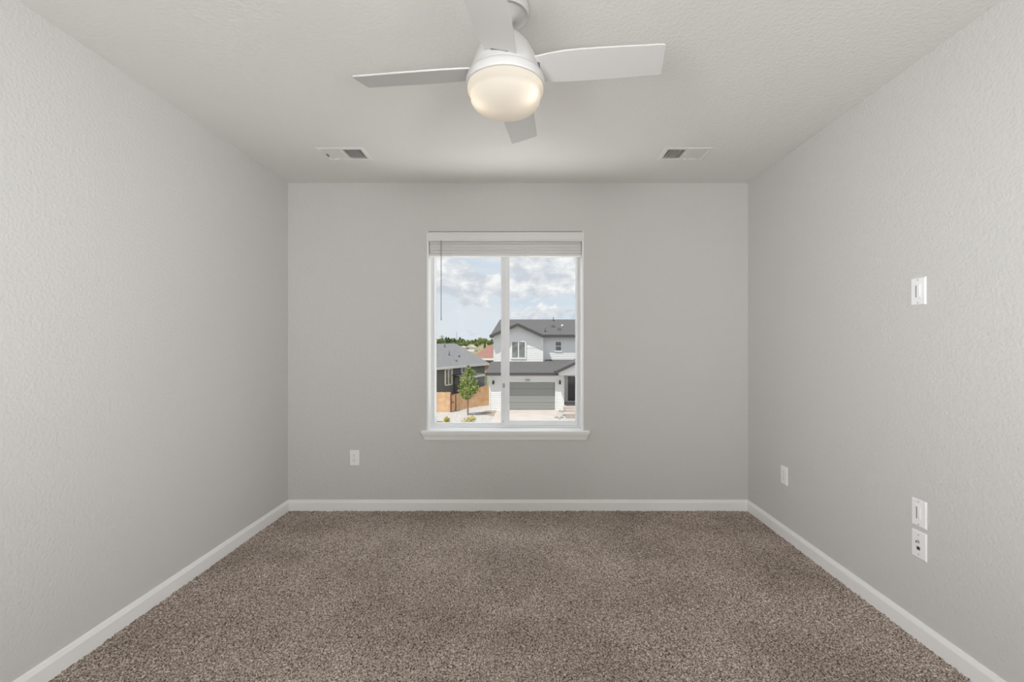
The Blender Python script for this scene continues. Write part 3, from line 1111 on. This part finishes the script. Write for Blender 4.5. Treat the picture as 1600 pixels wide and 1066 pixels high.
for px, yv, hh in ((851.8, 42.6, 0.62), (864.6, 45.2, 0.42)):
    x_ = X(px, yv)
    MB().tube((x_, yv, main_z(yv) - 0.05), (x_, yv, main_z(yv) + hh), 0.045, 0.045, 8).build('roof_pipe', M_hpipe, house)
for px, yv in ((864.2, 43.8), (873.5, 43.1)):
    x_ = X(px, yv)
    MB().box(x_ - 0.14, x_ + 0.14, yv - 0.15, yv + 0.15, main_z(yv) - 0.05, main_z(yv) + 0.17).build('roof_vent', M_hpipe, house)
x_ = X(878.5, 43.8)
MB().tube((x_, 43.8, main_z(43.8) - 0.05), (x_, 43.8, main_z(43.8) + 0.22), 0.10, 0.10, 8).build('roof_vent', M_pipe2, house)

# --- grey neighbour house, its long wall running away to the right
gh = empty('house', (-9, 55, GZ))
tag(gh, 'dark grey single-storey house with a pale fascia and grey gable roof behind the cedar fence', 'house')
A = Vector((X(679, 47.0), 47.0, 0))
B = Vector((X(766.5, 58.2), 58.2, 0))
u = (B - A).normalized()
nrm = Vector((u.y, -u.x, 0))
A0 = A - u * 6.0
EZg = Z(567.5, 58.2)
RZg = Z(537.0, 61.0)
Wd = 5.0
Bw = B - u * 0.35


def P3(base, along, out, z):
    q = base + u * along + nrm * out
    return (q.x, q.y, z)


L = (Bw - A0).length
gwall = MB()
zt_ = EZg - 0.1
gwall.add([P3(A0, 0, -0.45, GZ), P3(A0, L - 0.4, -0.45, GZ), P3(A0, L - 0.4, -0.45, zt_), P3(A0, 0, -0.45, zt_),
           P3(A0, 0, -9.5, GZ), P3(A0, L - 0.4, -9.5, GZ), P3(A0, L - 0.4, -9.5, zt_), P3(A0, 0, -9.5, zt_),
           P3(A0, 0, -5.0, RZg - 0.3), P3(A0, L - 0.4, -5.0, RZg - 0.3)],
          [(0, 1, 2, 3), (5, 4, 7, 6), (1, 5, 6, 9, 2), (4, 0, 3, 8, 7)])
nb = 18
for i in range(nb):
    a_, b_ = GZ + (zt_ - GZ) * i / nb, GZ + (zt_ - GZ) * (i + 1) / nb
    gwall.add([P3(A0, 0, -0.42, a_), P3(A0, L - 0.4, -0.42, a_), P3(A0, L - 0.4, -0.445, b_), P3(A0, 0, -0.445, b_)], [(0, 1, 2, 3)])
gwall.build('wall', M_greyside, gh, fix=False)
gr = MB()
gr.slab([P3(A0, -0.4, 0, EZg), P3(A0, L, 0, EZg), P3(A0, L, -Wd, RZg), P3(A0, -0.4, -Wd, RZg)], 0.16)
gr.slab([P3(A0, -0.4, -Wd, RZg), P3(A0, L, -Wd, RZg), P3(A0, L, -2 * Wd, EZg), P3(A0, -0.4, -2 * Wd, EZg)], 0.16)
gr.build('roof', M_shingle2, gh, fix=True)
gf = MB()
gf.obox(A0, u, nrm, (0, 0, 1), (-0.4, L), (0.0, 0.06), (EZg - 0.24, EZg + 0.0))
gf.build('fascia', M_otrim, gh, fix=False)


def ghit(px):
    """distance along A0-u where a pixel column crosses the wall"""
    q0 = A0 - nrm * 0.45
    k_ = (px - 821.0) / F
    # q0.x + s*u.x = k*(q0.y + s*u.y)
    s = (k_ * q0.y - q0.x) / (u.x - k_ * u.y)
    return s, q0.y + s * u.y


def gwin(p0, p1, y0, y1, mull):
    s0, d0 = ghit(p0)
    s1, d1 = ghit(p1)
    dm = (d0 + d1) / 2
    z0_, z1_ = Z(y1, dm), Z(y0, dm)
    mbw = MB()
    t_ = 0.13
    for (a0_, a1_, b0_, b1_) in ((s0, s0 + t_ * 1.6, z0_, z1_), (s1 - t_ * 1.6, s1, z0_, z1_), (s0, s1, z0_, z0_ + t_), (s0, s1, z1_ - t_, z1_)):
        mbw.obox(A0, u, nrm, (0, 0, 1), (a0_, a1_), (-0.42, -0.34), (b0_, b1_))
    if mull:
        sm = (s0 + s1) / 2
        mbw.obox(A0, u, nrm, (0, 0, 1), (sm - 0.07, sm + 0.07), (-0.42, -0.35), (z0_, z1_))
    wf = mbw.build('window', M_otrim, gh, fix=False)
    g_ = MB()
    g_.obox(A0, u, nrm, (0, 0, 1), (s0 + 0.1, s1 - 0.1), (-0.43, -0.40), (z0_ + 0.1, z1_ - 0.1))
    g_.build('pane', M_oglass, wf, fix=False)


gwin(693.8, 706.0, 575.8, 602.5, True)
gwin(719.8, 726.5, 573.2, 584.0, False)
# small dark-roofed side porch with white posts and beam
pr_ = MB()
s0, d0 = ghit(708.0)
s1, d1 = ghit(751.0)
pzt = Z(586.5, d0 - 1.0)
q = [P3(A0, s0 - 0.4, -0.4, pzt + 0.02), P3(A0, s0 - 0.4, 1.7, pzt - 0.12), P3(A0, s0 + 4.2, 1.7, pzt - 0.12), P3(A0, s0 + 4.2, -0.4, pzt + 0.02)]
pr_.slab(q, 0.10)
pr_.build('porch_roof', M_fascia, gh)
pp = MB()
for sa in (s0 - 0.3, s0 + 4.0):
    pp.obox(A0, u, nrm, (0, 0, 1), (sa, sa + 0.26), (1.46, 1.72), (GZ, pzt - 0.20))
pp.obox(A0, u, nrm, (0, 0, 1), (s0 - 0.4, s0 + 4.2), (1.70, 1.78), (pzt - 0.32, pzt - 0.12))
pp.build('porch_frame', M_otrim, gh, fix=False)
MB().obox(A0, u, nrm, (0, 0, 1), (s0 + 0.1, s0 + 1.2), (-0.42, -0.30), (GZ, pzt - 0.3)).build('side_door', M_fdoor, gh, fix=False)
for px, py, hh, r_ in ((695.0, 542.5, 0.55, 0.06), (702.0, 555.5, 0.55, 0.06), (680.8, 543, 0.6, 0.06), (717.3, 557.5, 0.22, 0.13), (712.6, 564.2, 0.14, 0.13)):
    # find the spot on the front slope under this pixel
    k_ = (px - 821.0) / F
    best = None
    for i in range(400):
        o_t = -Wd * i / 400
        q0 = A0 + nrm * o_t
        s = (k_ * q0.y - q0.x) / (u.x - k_ * u.y)
        d_ = q0.y + s * u.y
        z_ = EZg + (RZg - EZg) * (-o_t / Wd)
        py_ = 536 + (EYE - z_) * F / d_
        if best is None or abs(py_ - py) < best[0]:
            best = (abs(py_ - py), q0 + u * s, z_)
    _, q0, z_ = best
    MB().tube((q0.x, q0.y, z_ - 0.1), (q0.x, q0.y, z_ + hh), r_, r_, 8).build('roof_pipe' if r_ < 0.1 else 'roof_vent', M_hpipe, gh)

# --- red-roofed house
rh = empty('house', (-6, 82, GZ))
tag(rh, 'house with a red-brown hip roof seen between the grey house and the white house', 'house')
dd = 78.0
re_z, rr_z = Z(560.0, dd), Z(539.5, dd + 6)
xa, xb = X(735, dd), X(800, dd)
y0_, y1_ = dd, dd + 12
rid0, rid1 = X(764, dd + 6), X(785, dd + 6)
rf_ = MB()
pts = [(xa, y0_, re_z), (xb, y0_, re_z), (xb, y1_, re_z), (xa, y1_, re_z)]
ra, rb_ = (rid0, y0_ + 6, rr_z), (rid1, y0_ + 6, rr_z)
rf_.slab([pts[0], pts[1], rb_, ra], 0.15)
rf_.slab([pts[1], pts[2], rb_], 0.15)
rf_.slab([pts[2], pts[3], ra, rb_], 0.15)
rf_.slab([pts[3], pts[0], ra], 0.15)
rf_.build('roof', M_shred, rh)
mf = MB()
ring_y = [(xa, xb)]
mf.box(xa, xb, y0_ - 0.08, y0_, re_z - 0.35, re_z)
mf.build('fascia', M_otrim, rh)
M_redwall = mat('brick_wall', (0.34, 0.20, 0.17), 0.8)
MB().box(xa + 0.5, xb - 0.5, y0_ + 0.5, y1_ - 0.5, GZ, re_z - 0.12).build('wall', M_redwall, rh)

# --- distant pale houses
M_dist = mat('distant_cream_wall', (0.82, 0.78, 0.73), 0.7)
M_distr = mat('distant_pale_roof', (0.55, 0.52, 0.50), 0.8)
for i, (p0, p1, py0, py1, d, lab) in enumerate(((727.0, 741.0, 540.2, 546.5, 118.0, 'pale distant house with a low roof left of the red hip roof'),
                                              (716.0, 725.0, 541.0, 545.5, 128.0, 'small pale distant house above the ridge of the grey roof'))):
    x0, x1 = X(p0, d), X(p1, d)
    z1, z0 = Z(py0, d), Z(py1, d)
    dh = empty('house', ((x0 + x1) / 2, d + 3, z0 - 1.0))
    tag(dh, lab, 'house')
    zm = z0 + (z1 - z0) * 0.55
    MB().box(x0, x1, d, d + 6, z0 - 3.0, zm).build('wall', M_dist, dh)
    xm = (x0 + x1) / 2
    MB().prism([(x0 - 0.2, zm), (x1 + 0.2, zm), (xm, z1)], d - 0.2, d + 6.2, 'y').build('roof', M_distr, dh)
    wd_ = MB()
    wd_.box(x0 + 0.3, x0 + 0.9, d - 0.04, d, zm - 0.5, zm - 0.1)
    wd_.build('window', M_oglass, dh, fix=False)


# --- trees
def leaves(mb, center, rad, n, size, rnd, squash=1.0):
    for _ in range(n):
        while True:
            p = Vector((rnd.uniform(-1, 1), rnd.uniform(-1, 1), rnd.uniform(-1, 1)))
            if 0.35 < p.length < 1:
                break
        q = Vector(center) + Vector((p.x * rad, p.y * rad, p.z * rad * squash))
        a = Vector((rnd.gauss(0, 1), rnd.gauss(0, 1), rnd.gauss(0, 1))).normalized()
        b_ = a.orthogonal().normalized()
        c_ = a.cross(b_)
        s = size * rnd.uniform(0.6, 1.3)
        mb.add([q - b_ * s, q + c_ * s * 0.6, q + b_ * s, q - c_ * s * 0.6 + a * s * 0.3], [(0, 1, 2, 3)])


rnd = random.Random(12)
td = 36.8
tx = X(731.0, td)
st_ = empty('street_tree', (tx, td, GZ))
tag(st_, 'young leafy green tree with a thin trunk standing in gravel before the cedar fence', 'tree')
tk = MB()
tz0 = GZ
def tzp(py):
    return Z(py, td)
tk.tube((tx, td, tz0 - 0.05), (tx + 0.02, td, tzp(612)), 0.075, 0.055, 10)
tk.tube((tx + 0.02, td, tzp(612)), (tx + 0.05, td, tzp(576)), 0.05, 0.012, 8)
for i in range(16):
    zz = tzp(625 - i * 2.8)
    a = i * 2.4
    ln = 0.78 * (1 - i / 20)
    tk.tube((tx + 0.02, td, zz), (tx + ln * math.cos(a), td + ln * math.sin(a), zz + 0.45), 0.022, 0.006, 5)
tk.build('trunk', M_bark, st_, fix=False)
lm = MB()
# (py, half width px)
for py, hw, off in ((622, 7, 2), (617, 13, 0), (612, 15, -1), (607, 17, 1), (602, 16, -1), (597, 14, 1), (592, 12, -2), (587, 11, 3), (582, 9, 3), (577, 6, 1), (573, 3.2, 0)):
    rr = hw * td / F
    for k in range(3 if hw > 8 else 1):
        a = rnd.uniform(0, 2 * PI)
        c = (tx + off * td / F + 0.42 * rr * math.cos(a), td + 0.42 * rr * math.sin(a), tzp(py) + rnd.uniform(-0.1, 0.1))
        leaves(lm, c, rr * 0.72, int(34 + 60 * rr), 0.085, rnd, 0.62)
lm.build('foliage', M_leaf, st_, fix=False)

for px, py, hw, hh, lab in ((732.5, 658.0, 13, 12, 'yellow-green low shrub at the foot of the young tree'),
                            (698.5, 657.5, 7, 10, 'yellowish tuft of shrub left of the young tree, the taller one'),
                            (687.0, 660.0, 7, 5, 'lowest small yellow shrub by the left edge of the window')):
    d = F * 5.9 / (py - 536 + 3.5)
    x_ = X(px, d)
    s = empty('yellow_shrub', (x_, d, GZ))
    tag(s, lab, 'shrub', 'yellow shrubs in the gravel')
    mbs = MB()
    r_ = hw * d / F
    hgt_ = hh * d / F
    for k in range(5):
        leaves(mbs, (x_ + rnd.uniform(-0.55, 0.55) * r_, d + rnd.uniform(-0.4, 0.4) * r_, GZ + hgt_ * rnd.uniform(0.35, 0.65)), r_ * 0.6, 70, 0.05, rnd, hgt_ / r_ * 0.7)
    mbs.build('foliage', M_leafy, s, fix=False)
    tw = MB()
    for k in range(6):
        a = rnd.uniform(0, 2 * PI)
        tw.tube((x_, d, GZ - 0.02), (x_ + 0.6 * r_ * math.cos(a), d + 0.6 * r_ * math.sin(a), GZ + hgt_ * 0.7), 0.012, 0.005, 5)
    tw.build('stems', M_bark, s, fix=False)

# rocks by the porch
for i, (px, py, r_) in enumerate(((875.0, 643.0, 0.13), (877.5, 644.5, 0.20), (881.0, 649.5, 0.15), (869.5, 653.5, 0.16), (873.5, 655.0, 0.13), (878.0, 653.2, 0.15))):
    d = F * 5.9 / (py - 536)
    bm = bmesh.new()
    bmesh.ops.create_icosphere(bm, subdivisions=2, radius=r_)
    for v in bm.verts:
        v.co *= rnd.uniform(0.8, 1.15)
        v.co.z *= 0.7
    me = bpy.data.meshes.new('rock')
    bm.to_mesh(me)
    bm.free()
    me.materials.append(M_rock)
    o = bpy.data.objects.new('rock', me)
    COL.objects.link(o)
    o.location = (X(px, d), d, GZ + r_ * 0.4)
    tag(o, ('grey rock against the garage corner', 'largest grey rock, in front of the garage corner beside the walkway', 'grey rock at the left end of the planting bed, nearest the porch steps',
            'grey rock beside the right edge of the driveway', 'grey rock in the middle of the three nearest the camera', 'rightmost of the three grey rocks nearest the camera')[i], 'rock', 'rocks beside the driveway')

# --- cedar fence: frontal run, dark-framed gate, receding run
fn = empty('cedar_fence', (X(705, 39.0), 39.0, GZ))
tag(fn, 'orange cedar board fence running from the left behind the young tree to the white garage', 'fence')


def fence_run(p, q, z0p, z0q, zp, zq, name, pitch=0.14):
    p, q = Vector(p), Vector(q)
    n = int((q - p).length / pitch)
    uu = (q - p).normalized()
    nn = Vector((uu.y, -uu.x, 0))
    mb = MB()
    for i in range(n):
        t_ = (i + 0.5) / n
        c = p + (q - p) * t_
        top = zp + (zq - zp) * t_ + rnd.uniform(-0.012, 0.012)
        bot = z0p + (z0q - z0p) * t_
        mb.obox((c.x, c.y, 0), uu, nn, (0, 0, 1), (-pitch * 0.47, pitch * 0.47), (-0.01 + (i % 2) * 0.008, 0.01 + (i % 2) * 0.008), (bot, top))
    for fr_ in (0.2, 0.8):
        za, zb_ = z0p + (zp - z0p) * fr_, z0q + (zq - z0q) * fr_
        v0 = p - nn * 0.04
        v1 = q - nn * 0.04
        mb.add([(v0.x, v0.y, za), (v1.x, v1.y, zb_), (v1.x, v1.y, zb_ + 0.09), (v0.x, v0.y, za + 0.09)], [(0, 1, 2, 3)])
    return mb.build(name, M_fence, fn, fix=False)


dl = 38.5
zl1 = Z(613.0, dl)
fence_run((X(679, dl) - 5.5, dl, 0), (X(704.2, dl), dl, 0), GZ, GZ, zl1, zl1, 'board_run')
gA = (X(704.8, dl), dl, 0)
gB = (X(714, 39.3), 39.3, 0)
fence_run(gA, gB, GZ + 0.05, GZ + 0.05, Z(617, dl), Z(615.5, 39.3), 'gate')
gate_post = MB()
for (p_, top) in ((gA, Z(614.5, dl)), ((X(711.8, 39.15), 39.15, 0), Z(615.5, 39.15))):
    gate_post.box(p_[0] - 0.06, p_[0] + 0.06, p_[1] - 0.10, p_[1] + 0.0, GZ, top)
gate_post.obox((gA[0], gA[1] - 0.08, 0), (Vector(gB) - Vector(gA)).normalized(), (0, 1, 0), (0, 0, 1), (0.0, 0.42), (-0.03, 0.0), (Z(617.5, dl) - 0.02, Z(617.5, dl) + 0.08))
gate_post.obox((gA[0], gA[1] - 0.08, 0), (Vector(gB) - Vector(gA)).normalized(), (0, 1, 0), (0, 0, 1), (0.0, 0.42), (-0.03, 0.0), (Z(630, dl), Z(630, dl) + 0.09))
gate_post.build('gate_frame', M_fpost, fn, fix=False)
fence_run(gB, (X(739, 40.6), 40.6, 0), GZ, GZ + 0.1, Z(615.5, 39.3), Z(608.5, 40.6), 'board_run')
fence_run((X(739, 40.6), 40.6, 0), (X(764, 42.0), 42.0, 0), GZ + 0.1, GZ + 0.1, Z(608.5, 40.6), Z(601.0, 42.0), 'board_run')

# --- tree line on the rise
rnd = random.Random(31)
protos = {}


def proto_tree(kind):
    """tree of unit-ish size at the origin; parts crown and trunk"""
    e = empty({'pine': 'pine_tree', 'broad': 'broadleaf_tree'}[kind], (0, 0, 0))
    mb = MB()
    if kind == 'pine':
        for i in range(9):
            z = 1.2 + i * 0.62
            r = 1.9 * (1 - i / 10.5)
            leaves(mb, (0, 0, z), r, 70, 0.30, rnd, 0.42)
        tk_ = MB().tube((0, 0, -0.5), (0, 0, 5.6), 0.22, 0.05, 8)
        cm = M_pine
    else:
        for i in range(9):
            a = rnd.uniform(0, 2 * PI)
            leaves(mb, (1.1 * math.cos(a), 1.1 * math.sin(a), rnd.uniform(1.5, 4.2)), 1.35, 85, 0.32, rnd, 0.9)
        tk_ = MB().tube((0, 0, -0.5), (0, 0, 3.2), 0.25, 0.1, 8)
        cm = M_pale
    c = mb.build('crown', cm, e, fix=False)
    t_ = tk_.build('trunk', M_bark, e, fix=False)
    return e


def copy_tree(o):
    c = o.copy()
    COL.objects.link(c)
    for ch in o.children:
        cc = ch.copy()
        COL.objects.link(cc)
        cc.parent = c
    return c


def hill_z(y):
    pr = [(70, GZ), (95, -1.6), (140, -0.4), (170, 0.55), (260, 0.9), (700, 0.8)]
    for (a, za), (b_, zb_) in zip(pr, pr[1:]):
        if a <= y <= b_:
            return za + (zb_ - za) * (y - a) / (b_ - a)
    return 0.8


LABS = {'pine': 'dark green pointed conifer in the tree line on the horizon behind the roofs',
        'broad': 'light green rounded tree in the tree line on the horizon behind the roofs'}
first = {'pine': proto_tree('pine'), 'broad': proto_tree('broad')}
used = {'pine': False, 'broad': False}
# (px, top py, base distance, kind)
ROW = [(645, 528.5, 160, 'pine'), (654, 529.5, 158, 'broad'), (663, 528, 162, 'pine'), (671, 529, 158, 'broad'), (677, 528.6, 160, 'broad'), (682.5, 529.2, 156, 'broad'), (687, 528.4, 158, 'broad'), (691.5, 527.5, 163, 'pine'),
       (697.0, 526.5, 160, 'pine'), (700.8, 527.0, 158, 'pine'), (705.5, 528.6, 157, 'broad'), (710.3, 528.2, 161, 'pine'), (715.5, 530.5, 144, 'broad'), (718.7, 526.8, 163, 'pine'),
       (722.3, 529.0, 160, 'pine'), (724.8, 529.6, 158, 'pine'), (728.5, 531.5, 150, 'broad'), (731.0, 530.6, 162, 'pine'), (734.5, 532.2, 150, 'broad'), (738.8, 531.0, 152, 'broad'),
       (743.0, 529.5, 160, 'pine'), (746.5, 531.0, 146, 'broad'), (750.0, 530.5, 156, 'broad'), (753.8, 527.6, 158, 'broad'), (757.2, 528.8, 154, 'broad'), (751.0, 535.0, 140, 'pine'),
       (760.8, 531.0, 156, 'pine'), (764.5, 531.5, 152, 'broad'), (768.5, 528.8, 158, 'pine'), (776, 529.5, 156, 'broad'), (785, 528.5, 160, 'pine'),
       (712.0, 534.0, 138, 'broad'), (719.5, 534.8, 138, 'broad'), (726.0, 535.5, 138, 'broad'), (744.5, 535.6, 138, 'broad'), (757.5, 535.0, 138, 'pine')]
for i_, (px, py, d, kind) in enumerate(ROW):
    d = 148 + ((i_ * 7) % 37) * 2.2 if d > 139 else 136 + (i_ % 5) * 2.3
    o = first[kind] if not used[kind] else copy_tree(first[kind])
    used[kind] = True
    zb_ = hill_z(d)
    top = Z(py, d)
    hh = (top - zb_)
    full = 6.6 if kind == 'pine' else 5.3
    s = hh / full
    wfac = 1.25 if kind == 'pine' else 1.0
    sx = max(0.30, min(1.0, s * 1.0)) * (1.2 if kind == 'pine' else 1.4) * d / 165
    o.location = (X(px, d), d, zb_)
    o.scale = (sx, sx, s)
    o.rotation_euler = (0, 0, rnd.uniform(0, 6.28))
    tag(o, LABS[kind], 'tree', {'pine': 'conifers in the far tree line', 'broad': 'rounded trees in the far tree line'}[kind])

# poles behind the trees
for px, top, d, lab in ((690.6, 523.8, 120, 'grey utility pole rising above the left end of the tree line'), (713.3, 519.0, 146, 'thin pale mast above the middle of the tree line')):
    p = MB()
    zb_ = hill_z(d)
    p.tube((X(px, d), d, zb_ - 0.2), (X(px, d), d, Z(top, d)), 0.11 if px < 700 else 0.06, 0.08 if px < 700 else 0.04, 8)
    if px < 700:
        p.box(X(px, d) - 0.7, X(px, d) + 0.7, d - 0.06, d + 0.06, Z(526.3, d), Z(526.3, d) + 0.12)
    o = p.build('utility_pole' if px < 700 else 'mast', M_hpipe, None, fix=False, loc=(X(px, d), d, zb_))
    tag(o, lab, 'pole' if px < 700 else 'mast')

# own house outer wall below the window, so the place holds from a step aside
struct(MB().box(-6, 6, YB + TH, YB + TH + 0.02, GZ, -0.3).build('wall_outside', M_side))
struct(MB().box(-12, 12, 3.6, 12.0, GZ - 0.3, GZ - 0.005).build('front_yard', M_gravel))
